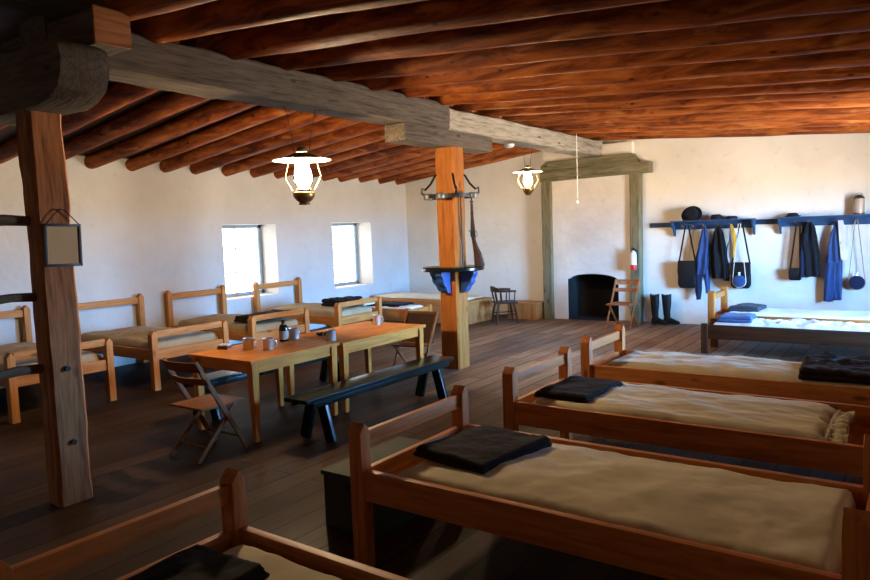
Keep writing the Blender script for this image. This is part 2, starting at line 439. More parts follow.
# ------------------------------------------------------------------ logs
def log(name, xa, za, xb, zb, y, r0, r1, seed, label, group, skew=0.0):
    mb = MB(); n = 46; seg = 18; rings = []
    for i in range(n+1):
        t = i/n; x = xa+(xb-xa)*t; r = r0+(r1-r0)*t
        cz = za+(zb-za)*t + r + .015*fn((x, seed, 0), .35, seed, 2); cy = skew*(t-.5) + .03*fn((x, seed+9, 0), .3, seed+3, 2)
        ring = []
        for k in range(seg):
            a = 2*PI*k/seg
            rr = r*(1+.07*fn((x*.9, math.cos(a), math.sin(a)), 1.3, seed, 3))
            ring.append(mb.bm.verts.new((x, cy+rr*math.cos(a), cz+rr*math.sin(a))))
        rings.append(ring)
    mb.skin(rings)
    o = mb.build(name, M_LOG, None, (0, y, 0), smooth=60)
    return tag(o, label, 'ceiling log', group)
yl = sorted([2.2-.57, 2.75, 3.33, 3.92, 4.50, 5.07, 5.647, 6.206, 6.726, 7.29, 7.86, 8.459, 9.058, 9.55, 9.984, 10.564, 11.2, 11.80], reverse=True)
for i, y in enumerate(yl):
    log('ceiling_log', XL-.25, zl(XL-.25)+.0, -4.85, zl(-4.85), y, RL-.008+random.random()*.012, RL+.004+random.random()*.02, 100+i,
        '%s round pine ceiling log from the back wall, left of the big beam' % ORD[i], 'ceiling logs left of the beam', random.uniform(-.08, .08))
yr = sorted([1.35, 1.95, 2.60, 3.22, 3.86, 4.50, 5.08, 5.66, 6.28, 6.88, 7.50, 8.12, 8.74, 9.36, 9.98, 10.6, 11.2, 11.80], reverse=True)
for i, y in enumerate(yr):
    xs_ = -5.05 if y > 2.7 else -4.30
    log('ceiling_log', xs_, zr(xs_), XR+.2, zr(XR+.2), y, RR+.012+random.random()*.02, RR-.012+random.random()*.02, 200+i,
        '%s round pine ceiling log from the back wall, right of the big beam' % ORD[i], 'ceiling logs right of the beam', random.uniform(-.14, .14))

def hewn(mb, x0, x1, y0, y1, z0, z1, axis, amp=.012, seed=0, n=40):
    """adzed timber: a box with an irregular surface and slightly rounded arrises"""
    L0, L1 = {'X': (x0, x1), 'Y': (y0, y1), 'Z': (z0, z1)}[axis]
    rings = []
    cr = .018
    for i in range(n+1):
        t = i/n; s = L0+(L1-L0)*t
        def quad(a0, a1, b0, b1):
            pts = []
            m = 4
            cs = [(a0, b0, 1, 1), (a1, b0, -1, 1), (a1, b1, -1, -1), (a0, b1, 1, -1)]
            for q in range(4):
                (ax, bx, sa, sb) = cs[q]; (ax2, bx2, sa2, sb2) = cs[(q+1) % 4]
                # chamfer points then points along side
                if q == 0: pa = (ax+cr, bx); pb = (ax2-cr, bx2)
                elif q == 1: pa = (ax, bx+cr); pb = (ax2, bx2-cr)
                elif q == 2: pa = (ax-cr, bx); pb = (ax2+cr, bx2)
                else: pa = (ax, bx-cr); pb = (ax2, bx2+cr)
                for k in range(m): pts.append((pa[0]+(pb[0]-pa[0])*k/(m-1), pa[1]+(pb[1]-pa[1])*k/(m-1)))
            return pts
        if axis == 'X': pts = [(s, a, b) for a, b in quad(y0, y1, z0, z1)]
        elif axis == 'Y': pts = [(a, s, b) for a, b in quad(x0, x1, z0, z1)]
        else: pts = [(a, b, s) for a, b in quad(x0, x1, y0, y1)]
        c = Vector(((x0+x1)/2, (y0+y1)/2, (z0+z1)/2))
        ring = []
        for p in pts:
            p = Vector(p); d = (p-c)
            if axis == 'X': d.x = 0
            elif axis == 'Y': d.y = 0
            else: d.z = 0
            d.normalize()
            ring.append(mb.bm.verts.new(p + d*(amp*fn(p, 2.2, seed, 4) - amp*.3)))
        rings.append(ring)
    mb.skin(rings); return mb

M_GREYY, M_GREYX = wood('grey', 'Y'), wood('greydark', 'X')
M_GREYD = wood('greydark', 'Y')
o = hewn(MB(), -5.09, -4.74, 2.36, 7.08, 2.955, 3.265, 'Y', .016, 1, 90).build('ceiling_beam', M_GREYD, smooth=30)  # darker copy of the grey timber: the near beam's weak light as colour
tag(o, 'grey hewn main ceiling beam between the near post and the middle post', 'beam')
o = hewn(MB(), -5.09, -4.75, 7.09, 11.93, 2.955, 3.22, 'Y', .016, 2, 90).build('ceiling_beam', M_GREYY, smooth=30)
tag(o, 'pale grey hewn ceiling beam from the middle post to the chimney', 'beam')
o = hewn(MB(), -4.70, -4.37, YF-.1, 2.62, 3.215, 3.40, 'Y', .016, 3, 50).build('ceiling_beam', M_GREYD, smooth=30)
tag(o, 'grey beam end lying on top of the short crossbeam at upper left', 'beam')
o = hewn(MB(), -5.75, -4.19, 2.37, 2.62, 2.965, 3.20, 'X', .012, 4, 40)
cb = o = o.build('crossbeam', M_GREYX, smooth=30); MB().box(-4.192, -4.172, 2.375, 2.615, 2.97, 3.195, .006).build('sawn_end', wood('oldpost', 'Y'), cb); tag(o, 'short dark grey crossbeam with reddish sawn end above the near post', 'beam')

# ------------------------------------------------------------------ near post
t = thing('wooden_post', 'thick rough reddish-brown post in the left foreground holding the mirror', 'post', (-4.755, 2.285, 0))
hewn(MB(), -.095, .095, -.115, .115, 0, 2.605, 'Z', .014, 11, 60).build('shaft', wood('oldpost', 'Z'), t, smooth=30)
mb = MB()
prof = []
zb, zt = 2.60, 2.96
xs = [-1.0, -1.0, -.86, -.6, .30, .45, .56, .61, .625, .60, .52]
zs = [zt, zb+.22, zb+.10, zb, zb, zb+.02, zb+.075, zb+.16, zb+.24, zb+.32, zt]
mb.prism(list(zip(xs, zs)), -.155, .15, 'Y', .02)
mb.build('corbel', M_GREYX, t, smooth=40)
for zz, nm in ((.93, 0), (.02, 1)):
    pass
mb = MB()
for zz in (.92, .42): MB().tube([(.085, 0, zz), (.108, 0, zz)], .018, 10).build('iron_bolt', M_IRON, t)

for i, (zz, lab) in enumerate(((1.905, 'topmost of three dark poles running into the near post'), (1.407, 'middle of three dark poles running into the near post'), (.93, 'lowest of three dark poles running into the near post'))):
    mb = MB(); r = [.032+.006*fn((k*.3, i, 0), 1.0, i) for k in range(14)]
    mb.tube([(-4.79+.006*math.sin(k), 2.175-1.9*k/13, zz+.008*math.sin(k*1.7)) for k in range(14)], r, 12)
    o = mb.build('rail_pole', wood('greypole', 'Y'), smooth=60); tag(o, lab, 'pole', 'poles beside the near post')
o = hewn(MB(), -4.90, -4.70, .06, .28, 0, 3.2, 'Z', .012, 12, 40).build('wooden_post', wood('oldpost', 'Z'), smooth=30)
tag(o, 'post carrying the outer ends of the three dark poles', 'post')

# mirror on the near post
t = thing('mirror', 'small black-framed mirror hanging on the near post by a cord', 'mirror', (-4.648, 2.312, 1.74), 0)
t.rotation_euler = (R(-1.5), 0, 0)
mb = MB()
hw, hh = .120, .140
for (a, b, c, d) in ((-hw, -hw+.018, -hh, hh), (hw-.018, hw, -hh, hh), (-hw, hw, -hh, -hh+.018), (-hw, hw, hh-.018, hh)): mb.box(0, .018, a, b, c, d, .003)
mb.build('frame', plain('black_frame', (.02,.018,.018), .4, 0, .2), t)
MB().box(.003, .008, -hw+.015, hw-.015, -hh+.015, hh-.015, 0).build('glass', M_MIRROR, t, smooth=0)
MB().tube([(.008, -hw+.02, hh), (.010, -.04, hh+.07), (.010, -.01, hh+.095), (.010, .02, hh+.09), (.008, hw-.01, hh)], .004, 6).build('cord', M_BROWNLEATHER, t)
MB().tube([(-.03, -.008, hh+.093), (.02, -.008, hh+.093)], .005, 8).build('nail', M_IRON, t)

# ------------------------------------------------------------------ middle post with gun rack
t = thing('wooden_post', 'orange-brown squared post in the middle of the room with the gun rack', 'post', (-4.885, 7.26, 0))
hewn(MB(), -.140, .135, -.13, .13, 0, 2.76, 'Z', .010, 21, 60).build('shaft', wood('pine', 'Z'), t, smooth=30)
mb = MB()
mb.prism([(-1.06, 2.955), (-1.06, 2.76), (.83, 2.76), (.84, 2.955)], -.16, .135, 'X', .014)
mb.build('corbel', M_GREYD, t, smooth=40)
CX, CY = -4.885, 7.26
t = thing('gun_rack', 'round gun rack with black shelf and blue brackets on the middle post', 'gun rack', (CX, CY, 0))
MB().lathe([(.145, 1.235), (.38, 1.235), (.395, 1.245), (.395, 1.275), (.38, 1.285), (.145, 1.285), (.145, 1.235)], 48, cap=False).build('shelf_ring', M_GREENPAINT, t)
for a in (0, 90, 180, 270):
    ca, sa = math.cos(R(a)), math.sin(R(a))
    poly = [(.14, 1.234), (.33, 1.234), (.335, 1.19), (.295, 1.15), (.30, 1.10), (.27, 1.06), (.235, 1.045), (.225, 1.0), (.19, .965), (.14, .955)]
    mb = MB(); mb.prism(poly, -.05, .05, 'Y', .008)
    bmesh.ops.rotate(mb.bm, verts=mb.bm.verts, cent=(0,0,0), matrix=Matrix.Rotation(R(a), 3, 'Z'))
    mb.build('bracket', M_BRIGHTBLUE, t)
# iron ring with arms near the top
zr_ = 2.165
mb = MB()
ring = [(.30*math.cos(2*PI*k/40), .30*math.sin(2*PI*k/40), zr_) for k in range(40)]
for k in range(40):
    a, b = ring[k], ring[(k+1) % 40]; mb.bar(a, b, .05, .012, 0, up=(a[0], a[1], 0))
mb.build('iron_ring', M_IRON, t)
for a in (45, 135, 225, 315):
    ca, sa = math.cos(R(a)), math.sin(R(a))
    MB().tube([(.17*ca, .17*sa, 2.43), (.19*ca, .19*sa, 2.42), (.25*ca, .25*sa, 2.32), (.32*ca, .32*sa, 2.25), (.36*ca, .36*sa, 2.27), (.365*ca, .365*sa, 2.21), (.33*ca, .33*sa, 2.18)], .014, 8).build('arm', M_IRON, t)
for a in (10, 100, 190, 235, 280):
    mb = MB(); mb.lathe([(.055, zr_-.035), (.058, zr_-.02), (.058, zr_+.02), (.05, zr_+.035)], 16, (.30*math.cos(R(a)), .30*math.sin(R(a)), 0)); mb.build('muzzle_cup', M_DULLSTEEL, t)
MB().tube([(.165, -.02, 1.285), (.165, -.02, 2.17)], .010, 8).build('rod', M_IRON, t)

# rifle standing in the rack
t = thing('rifle', 'long rifle with dark wooden stock standing upright in the gun rack', 'rifle', (CX+.27, CY+.06, 1.285), R(40))
mb = MB(); mb.tube([(.01, 0, .30), (.0, 0, .88)], [.012, .010], 10); mb.build('barrel', M_IRON, t)
def loft(rings, mat, name, parent):
    mb = MB(); out = []
    for (z, cx, hx, hy) in rings:
        out.append([mb.bm.verts.new((cx+hx*math.copysign(abs(math.cos(2*PI*k/14))**.75, math.cos(2*PI*k/14)), hy*math.copysign(abs(math.sin(2*PI*k/14))**.75, math.sin(2*PI*k/14)), z)) for k in range(14)])
    mb.skin(out); return mb.build(name, mat, parent)
loft([(0, .075, .066, .024), (.02, .075, .066, .024), (.16, .055, .050, .022), (.26, .028, .032, .019), (.33, .012, .026, .018), (.38, .008, .030, .020), (.46, .004, .030, .021), (.62, .0, .019, .017), (.78, 0, .016, .015)], wood('dark', 'Z'), 'stock', t)
mb = MB(); mb.box(-.028, .03, -.026, .026, .37, .44, .006); mb.tube([(.035, 0, .44), (.055, 0, .42), (.058, 0, .385), (.035, 0, .36)], .004, 6); mb.tube([(-.02, .026, .42), (-.02, .05, .43), (-.035, .06, .45)], .007, 6); mb.build('lock', M_IRON, t)
mb = MB()
for z in (.52, .66, .80): mb.lathe([(.021, z-.012), (.022, z), (.021, z+.012)], 12)
mb.build('barrel_band', M_IRON, t)

# ------------------------------------------------------------------ hanging lamps
def lamp(label, x, y, ztop, zbeam, k, M_FLAME):
    t = thing('hanging_oil_lamp', label, 'lamp', (x, y, ztop), group='hanging oil lamps')
    rs = .275*k
    sh = MB().lathe([(.05*k, 0), (.08*k, -.008*k), (rs*.6, -.042*k), (rs, -.074*k)], 40, cap=False).build('shade', M_SHADE_TOP, t)
    MB().lathe([(.05*k, -.003), (.08*k, -.011*k), (rs*.6, -.045*k), (rs, -.0745*k)], 40, cap=False).build('shade_lining', M_SHADE, sh)
    MB().lathe([(.052*k, .004), (.05*k, .03*k), (.03*k, .05*k), (.012*k, .055*k)], 24).build('smoke_bell', M_SHADE_TOP, t)
    ch = MB().lathe([(.045*k, -.04*k), (.054*k, -.09*k), (.086*k, -.17*k), (.097*k, -.225*k), (.090*k, -.28*k), (.06*k, -.325*k), (.05*k, -.335*k)], 28, cap=False); ch = ch.build('chimney', M_CHIMNEY, t)
    MB().lathe([(.02*k, -.078*k), (.042*k, -.10*k), (.072*k, -.17*k), (.085*k, -.225*k), (.079*k, -.275*k), (.05*k, -.312*k), (.02*k, -.32*k)], 20).build('flame', M_FLAME, ch)
    MB().lathe([(.05*k, -.325*k), (.07*k, -.34*k), (.08*k, -.355*k), (.05*k, -.365*k)], 28).build('burner', M_BRASS, t)
    MB().lathe([(.06*k, -.365*k), (.100*k, -.378*k), (.106*k, -.39*k), (.100*k, -.42*k), (.075*k, -.455*k), (.045*k, -.475*k), (.055*k, -.487*k), (.055*k, -.495*k), (.01*k, -.50*k)], 32).build('font', M_BRASS, t)
    for a in (20, 110, 200, 290):
        ca, sa = math.cos(R(a)), math.sin(R(a))
        MB().tube([(.13*k*ca, .13*k*sa, -.03*k), (.19*k*ca, .19*k*sa, -.23*k), (.115*k*ca, .115*k*sa, -.36*k)], .005*k, 6).build('frame_wire', M_BRASS, t)
    for s in (-1, 1):
        h = zbeam-ztop
        MB().tube([(0, s*.10*k, -.015), (0, s*.12*k, h*.35), (.01, s*.17*k, h*.75), (0, s*.20*k, h)], .0035, 5).build('hanging_wire', M_IRON, t)
    return t
lamp('lit oil lamp hanging above the long tables, nearer the camera', -4.90, 4.76, 2.535, 2.958, 1.0, M_FLAME1)
lamp('lit oil lamp hanging from the far end of the beam near the fireplace', -4.88, 9.33, 2.62, 2.958, .80, M_FLAME2)
o = MB().lathe([(.075, 2.958), (.075, 2.935), (.06, 2.915), (.03, 2.905), (.005, 2.903)], 28, (-5.0, 9.0, 0)).build('smoke_detector', M_WHITE); tag(o, 'small white smoke detector under the far beam', 'smoke detector')
t = thing('pull_cord', 'thin white pull cord with knob hanging in front of the fireplace', 'cord', (-4.66, 10.62, 0))
MB().tube([(0, 0, 3.215), (.002, 0, 2.7), (0, 0, 2.16)], .006, 6).build('cord', M_WHITE, t)
MB().lathe([(.006, 2.15), (.022, 2.14), (.026, 2.12), (.018, 2.10), (.004, 2.095)], 14).build('knob', M_WHITE, t)
MB().box(-.018, .018, -.012, .012, 2.54, 2.60, .004).build('switch', plain('grey_plastic', (.2,.2,.2), .5), t)

# ------------------------------------------------------------------ beds
def post_poly(w, h, c): return [(-w/2, 0), (w/2, 0), (w/2, h-c), (w/2-c*.75, h-.004), (0, h), (-w/2+c*.75, h-.004), (-w/2, h-c)]
def bed(name, label, x0, x1, y0, y1, hA, hB, kind='redpine', rail=(.365, .525), endA=None, endB=None, group=None, railA=(.635, .715), railB=None, pw=.085, pd=.075):
    """x0 = end A; lengthwise along X. hA, hB: post heights at the two ends"""
    t = thing(name, label, 'bed', ((x0+x1)/2, (y0+y1)/2, 0), 0, group)
    cx, cy = (x0+x1)/2, (y0+y1)/2
    L, W = x1-x0, y1-y0
    for (xx, h) in ((-L/2+pw/2, hA), (L/2-pw/2, hB)):
        for s in (-1, 1):
            yy = s*(W/2-pd/2)
            mb = MB(); mb.prism([(a, b) for a, b in post_poly(pd if h > .6 else pd, h, .045 if h > .55 else .004)], xx-pw/2, xx+pw/2, 'X', .006)
            for v in mb.bm.verts: v.co.y += yy
            mb.build('post', wood(kind, 'Z'), t)
    for s in (-1, 1):
        yy = s*(W/2-.035)
        MB().box(-L/2+pw, L/2-pw, yy-.02, yy+.02, rail[0], rail[1], .006).build('side_rail', wood(kind, 'X'), t)
    for (xx, rr) in ((-L/2+pw/2, railA), (L/2-pw/2, railB)):
        MB().box(xx-.018, xx+.018, -W/2+pd, W/2-pd, rail[0], rail[1]-.01, .005).build('end_board', wood(kind, 'Y'), t)
        if rr: MB().box(xx-.018, xx+.018, -W/2+pd-.003, W/2-pd+.003, rr[0], rr[1], .006).build('head_rail', wood(kind, 'Y'), t)
    mb = MB(); n = 7
    for k in range(n):
        a = -L/2+pw+.02+(L-2*pw-.04)*k/n; mb.box(a, a+(L-2*pw-.04)/n-.02, -W/2+.055, W/2-.055, rail[0], rail[0]+.02, .003)
    mb.build('bed_slats', wood(kind, 'Y'), t)
    return t
def mattress(label, x0, x1, y0, y1, z0, T, seed, mat=None, amp=.014, group='canvas straw mattresses', fs=4.0, crown=.02, rag=0.0, stretch=(1, 1)):
    cx, cy = (x0+x1)/2, (y0+y1)/2
    mb = MB(); soft(mb, x0-cx, x1-cx, y0-cy, y1-cy, 0, T, amp, seed, .055, 110, 50, .014, fs, crown, stretch, rag)
    o = mb.build('mattress', mat or M_CANVAS, None, (cx, cy, z0), smooth=180)
    return tag(o, label, 'mattress', group)
def blanket(label, cx, cy, z0, L, W, T, rotz, mat, seed, group='folded wool blankets', amp=.012):
    mb = MB()
    soft(mb, -L/2, L/2, -W/2, W/2, 0, T*.55, amp*.6, seed, T*.3, 44, 40, .012, 7.0, 0)
    soft(mb, -L/2+.012, L/2-.006, -W/2+.006, W/2-.014, T*.42, T*.58, amp, seed+3, T*.32, 44, 40, .014, 6.0, .006)
    o = mb.build('folded_blanket', mat, None, (cx, cy, z0), rotz, smooth=180)
    return tag(o, label, 'blanket', group)

XA, XZ = -2.435, -.13
# right-hand row
G = 'wooden bunks along the right side'
bed('wooden_bed', 'wooden bed cut off at the lower left corner, under a black blanket', XA, XZ, .86, 1.86, .77, .77, group=G)
bed('wooden_bed', 'large reddish wooden bed in the right foreground', XA, XZ, 2.59, 3.62, .77, .77, group=G)
bed('wooden_bed', 'wooden bed directly behind the right foreground bed, its mattress gathered at one end', XA+.0, XZ, 4.19, 5.18, .77, .77, group=G)
bed('wooden_bed', 'wooden bed with a dark blanket near the right frame edge, behind two other beds', XA-.04, XZ, 5.64, 6.52, .77, .77, group=G)
bed('low_cot', 'low dark wooden cot with blue blanket, without headboard, near the coat wall', -2.42, XZ, 9.40, 9.98, .40, .40, kind='dark', rail=(.20, .385), railA=None, group=G)
bed('wooden_bed', 'orange wooden bed against the coat wall below the hanging clothes', -2.49, XZ, 10.03, 10.85, .77, .77, kind='pine', rail=(.28, .44), group=G)
mattress('tan canvas mattress of the bed at the lower left corner', XA+.12, XZ-.1, .93, 1.79, .386, .115, 1)
mattress('wide tan canvas mattress of the right foreground bed', XA+.22, XZ-.11, 2.665, 3.545, .386, .135, 2, crown=.035)
mattress('tan canvas mattress with gathered ragged end on the second right bed', XA+.16, -.46, 4.27, 5.10, .386, .15, 3, amp=.020, crown=.03, rag=.10, stretch=(.8, 1.6), fs=3.2)
mt = [o for o in bpy.data.objects if o.name.startswith('mattress')][-1]
for o in bpy.data.objects:
    if o.get('label') == 'tan canvas mattress with gathered ragged end on the second right bed': mt = o
mb = MB(); rows = []
for i in range(7):
    u = i/6; row = []
    for j in range(81):
        v = j/80; yy = -.40+.80*v
        row.append(mb.bm.verts.new((.905+.11*u+.025*fn((v*7, u, 0), 1.0, 8)*u, yy*(1-.10*math.sin(PI*min(1, u*1.6))), .075+.055*math.sin(PI*v)**.5*(1-.25*u)+(.012+.030*u)*math.sin(v*58+2.5*fn((v*3, 0, 0), 1, 4))+.02*fn((v*6, u*2, 0), 1, 6))))
    rows.append(row)
for a, b in zip(rows, rows[1:]):
    for j in range(80): mb.bm.faces.new((a[j], a[j+1], b[j+1], b[j]))
mb.build('gathered_end', M_CANVAS, mt, smooth=180)
MB().tube([(.925, -.40+.8*j/30, .105+.03*math.sin(PI*j/30)+.008*math.sin(j*2.1)) for j in range(31)], .009, 6).build('tie_cord', M_ROPE, mt)
mattress('tan canvas mattress lying under the dark blanket at frame right', XA+.14, XZ-.1, 5.715, 6.445, .386, .16, 4, amp=.022, crown=.03, stretch=(.8, 1.5), fs=3.0)
mattress('white rumpled mattress of the low cot with the blue blanket', -2.3, XZ-.1, 9.47, 9.92, .222, .20, 5, M_SHEET, .03, fs=6)
mattress('smooth white mattress of the bed against the coat wall', -2.28, XZ-.1, 10.10, 10.78, .302, .17, 6, M_SHEET, .012)
blanket('black folded blanket on the bed at the lower left corner', -2.12, 1.30, .505, .40, .62, .055, R(3), M_BLANKET, 31)
blanket('dark brown folded blanket on the right foreground bed', -1.97, 3.17, .528, .50, .60, .055, R(-9), M_BLANKET, 32)
blanket('black folded blanket at the left end of the second right bed', -2.06, 4.67, .535, .42, .62, .045, R(-3), M_BLANKET, 33)
blanket('dark crumpled blanket at the right end of the third right bed', -.52, 6.08, .54, .56, .72, .08, R(4), M_BLANKET, 34, amp=.03)
blanket('blue folded blanket on the low cot', -2.03, 9.70, .415, .42, .44, .08, R(2), M_BLUEB, 35, amp=.02)
blanket('grey folded blanket on the bed against the coat wall', -2.05, 10.45, .468, .40, .5, .075, R(-3), M_GREYB, 36, amp=.02)

# left-hand row, heads to the left wall
G = 'wooden bunks along the left wall'
for i, (y0, y1, lab) in enumerate(((3.01, 4.09, 'pale wooden bed partly hidden behind the near post at frame left'), (4.56, 5.64, 'pale wooden bed just right of the near post, with an empty footboard gap'),
                               (6.02, 7.07, 'pale wooden bed below the nearer window with a black roll on it'), (7.68, 8.72, 'pale wooden bed between the two left windows with a dark blanket'))):
    bed('wooden_bed', lab, -9.235, -7.30, y0, y1, 1.0, .70, kind='pale', rail=(.35, .475), railA=(.86, .95), railB=(.62, .695), group=G)
    mattress(('straw mattress on the bed behind the near post', 'straw mattress on the bed just right of the near post', 'straw mattress on the bed below the nearer window', 'straw mattress on the bed between the left windows')[i],
             -9.08, -7.42, y0+.075, y1-.075, .371, .18, 40+i, M_TICK_SHADED, .028, crown=.05, fs=3.2)
blanket('black folded blanket on the bed below the nearer window', -7.63, 6.52, .59, .34, .82, .085, R(3), M_BLACK, 51, amp=.02)
blanket('dark rumpled blanket on the bed between the left windows', -7.78, 8.3, .59, .5, .5, .11, R(10), M_BLACK, 52, amp=.04)
mb = MB(); soft(mb, -.16, .16, -.16, .16, 0, .09, .03, 53, .06, 24, 24, .03, 5); o = mb.build('crumpled_sheet', M_SHEET, None, (-7.53, 8.52, .58)); tag(o, 'white crumpled sheet beside the dark blanket, left row', 'sheet')
bed('low_cot', 'low pale cot without headboard in front of the far left corner bunk', -9.2, -7.28, 9.40, 10.1, .42, .42, kind='pale', rail=(.25, .40), railA=None, group=G)
mattress('mattress of the low cot near the far left corner', -9.06, -7.40, 9.47, 10.03, .271, .14, 45, M_SHEET, .02)
blanket('dark blanket spread on the low cot near the far left corner', -8.0, 9.78, .41, .75, .48, .05, R(2), M_BLACK, 54, amp=.02)

# bunk with solid sides in the far corner
t = thing('corner_bunk', 'plank-sided bunk along the back wall behind the middle post', 'bed', (-8.05, 11.02, 0))
for s in (-1, 1): MB().box(-1.18, 1.18, s*.43-.02, s*.43+.02, .0, .385, .005).build('side_panel', wood('crate', 'X'), t)
mb = MB()
for k in range(4): mb.box(1.18, 1.215, -.45+k*.225, -.45+(k+1)*.225-.004, 0, .38, .004)
mb.build('end_panel', wood('crate', 'Z'), t)
MB().box(-1.18, -1.145, -.41, .41, 0, .38, .004).build('end_panel', wood('crate', 'Y'), t)
MB().box(-1.18, 1.24, -.46, .46, .385, .425, .006).build('top_board', wood('pale', 'X'), t)
mattress('thin pale pad lying on the corner bunk by the back wall', -9.15, -6.95, 10.66, 11.38, .4255, .05, 46, M_CANVAS, .02, crown=.01)
t = thing('wood_box', 'low plank box on the floor left of the fireplace behind the dark armchair', 'box', (-6.28, 11.80, 0))
mb = MB()
for k in range(4): mb.box(-.31+k*.155, -.31+(k+1)*.155-.004, -.17, -.15, 0, .29, .003)
mb.build('front_panel', wood('crate', 'Z'), t)
for s in (-1, 1): MB().box(s*.30-.01, s*.30+.01, -.15, .17, 0, .29, .003).build('side_panel', wood('pale', 'Z'), t)
MB().box(-.33, .33, -.19, .2, .29, .32, .005).build('lid', wood('crate', 'X'), t)

# foot locker
t = thing('footlocker', 'low olive-grey wooden chest beside the left post of the foreground bed', 'chest', (-2.735, 3.26, 0))
MB().box(-.20, .20, -.37, .37, 0, .315, .008).build('body', M_OLIVEBOX, t)
MB().box(-.212, .212, -.382, .382, .315, .345, .008).build('lid', M_OLIVEBOX, t)
MB().box(-.03, .03, -.386, -.37, .24, .30, .003).build('hasp', M_IRON, t)

# ------------------------------------------------------------------ tables and benches
def table(label, x0, x1, y0, y1, h, mat='table'):
    t = thing('wooden_table', label, 'table', ((x0+x1)/2, (y0+y1)/2, 0), group='plank tables in the middle of the room')
    W, L = x1-x0, y1-y0
    mb = MB(); n = 4
    for k in range(n): mb.box(-W/2+W*k/n+.001, -W/2+W*(k+1)/n-.001, -L/2, L/2, h-.03, h, .003)
    mb.build('tabletop', wood(mat, 'Y'), t)
    for s in (-1, 1):
        MB().box(s*(W/2-.05)-.012, s*(W/2-.05)+.012, -L/2+.07, L/2-.07, h-.12, h-.03, .003).build('apron', wood(mat, 'Y'), t)
        MB().box(-W/2+.07, W/2-.07, s*(L/2-.06)-.012, s*(L/2-.06)+.012, h-.12, h-.03, .003).build('apron', wood(mat, 'X'), t)
        for u in (-1, 1):
            cx, cy = s*(W/2-.055), u*(L/2-.06)
            mb = MB(); out = []
            for z, r in ((0, .020), (.02, .022), (h-.16, .034), (h-.12, .036), (h-.03, .036)):
                out.append([mb.bm.verts.new((cx+a*r, cy+b*r, z)) for a, b in ((-1,-1),(1,-1),(1,1),(-1,1))])
            mb.skin(out); mb.build('leg', wood(mat, 'Z'), t, smooth=0)
    return t
TH = .71
table('orange wooden table nearer the camera, first of the pair end to end', -5.47, -4.60, 3.76, 4.84, TH)
table('wooden table behind, second of the pair, reaching towards the middle post', -5.46, -4.58, 4.86, 6.22, TH-.012)
def bench(label, x0, x1, y0, y1, h):
    t = thing('bench', label, 'bench', ((x0+x1)/2, (y0+y1)/2, 0), group='dark green benches beside the tables')
    W, L = x1-x0, y1-y0
    MB().box(-W/2, W/2, -L/2, L/2, h-.035, h, .005).build('seat', M_GREENPAINT, t)
    for s in (-1, 1):
        for u in (-1, 1):
            y = u*(L/2-.24)
            MB().bar((s*.055, y, h-.036), (s*.155, y, .0), .10, .035, .003, up=(0, 1, 0)).build('leg', M_GREENPAINT, t)
        MB().box(s*(W/2-.02)-.012, s*(W/2-.02)+.012, -L/2+.08, L/2-.08, h-.085, h-.035, .003).build('rail', M_GREENPAINT, t)
    mb = MB()
    for u in (-1, 1): mb.box(-.11, .11, u*(L/2-.24)-.018, u*(L/2-.24)+.018, h-.12, h-.036, .003)
    mb.build('cleat', M_GREENPAINT, t)
    return t
bench('dark green bench on the near side of the tables', -4.36, -4.08, 3.88, 6.02, .405)
bench('dark green bench on the far side of the tables', -5.86, -5.58, 3.86, 6.10, .405)

def cup(label, x, y, r=.05, h=.105, a=0):
    t = thing('tin_cup', label, 'cup', (x, y, TH+(.0 if y < 4.85 else -.012)), a, 'tin cups on the tables')
    MB().lathe([(r*.98, 0), (r, .004), (r, h-.003), (r*1.04, h), (r*.97, h), (r*.95, .006), (.001, .006)], 28).build('body', M_STEEL, t)
    MB().tube([(r, 0, h*.82), (r+.03, 0, h*.80), (r+.038, 0, h*.5), (r+.025, 0, h*.25), (r, 0, h*.22)], .005, 6).build('handle', M_STEEL, t)
cup('tin cup nearest the left end of the near table', -5.12, 4.17, a=R(60))
cup('tin cup just right of the leftmost cup on the near table', -4.94, 4.25, a=R(20))
cup('tin cup standing right behind the brown bottle', -5.19, 4.80, .055, .11, R(100))
cup('tin cup at the joint of the two tables', -4.80, 4.93, a=R(200))
cup('tin cup alone at the far end of the second table', -5.13, 6.02, .045, .11, R(60))
t = thing('bottle', 'brown corked bottle with paper label between the tin cups', 'bottle', (-5.18, 4.66, TH))
MB().lathe([(.042, 0), (.046, .006), (.046, .13), (.040, .155), (.018, .175), (.017, .20), (.021, .205), (.021, .215), (.006, .217)], 28).build('glass', M_JUG, t)
MB().lathe([(.0468, .02), (.0468, .105)], 28, cap=False).build('label_band', M_LABEL, t.children[0])
t = thing('small_box', 'small grey and white box at the near left end of the table', 'box', (-5.38, 4.10, TH), R(25))
MB().box(-.05, .05, -.045, .045, 0, .03, .003).build('body', plain('dark_tin', (.10,.10,.11), .4, .5), t)
MB().box(-.05, .05, -.045, .045, .0305, .042, .003).build('lid', M_WHITE, t)
o = MB().lathe([(.035, 0), (.05, .012), (.062, .028), (.058, .028), (.045, .012), (.001, .006)], 24).build('small_dish', M_IRON, None, (-5.15, 5.15, TH-.012)); tag(o, 'small dark dish beside the cup at the table joint', 'dish')

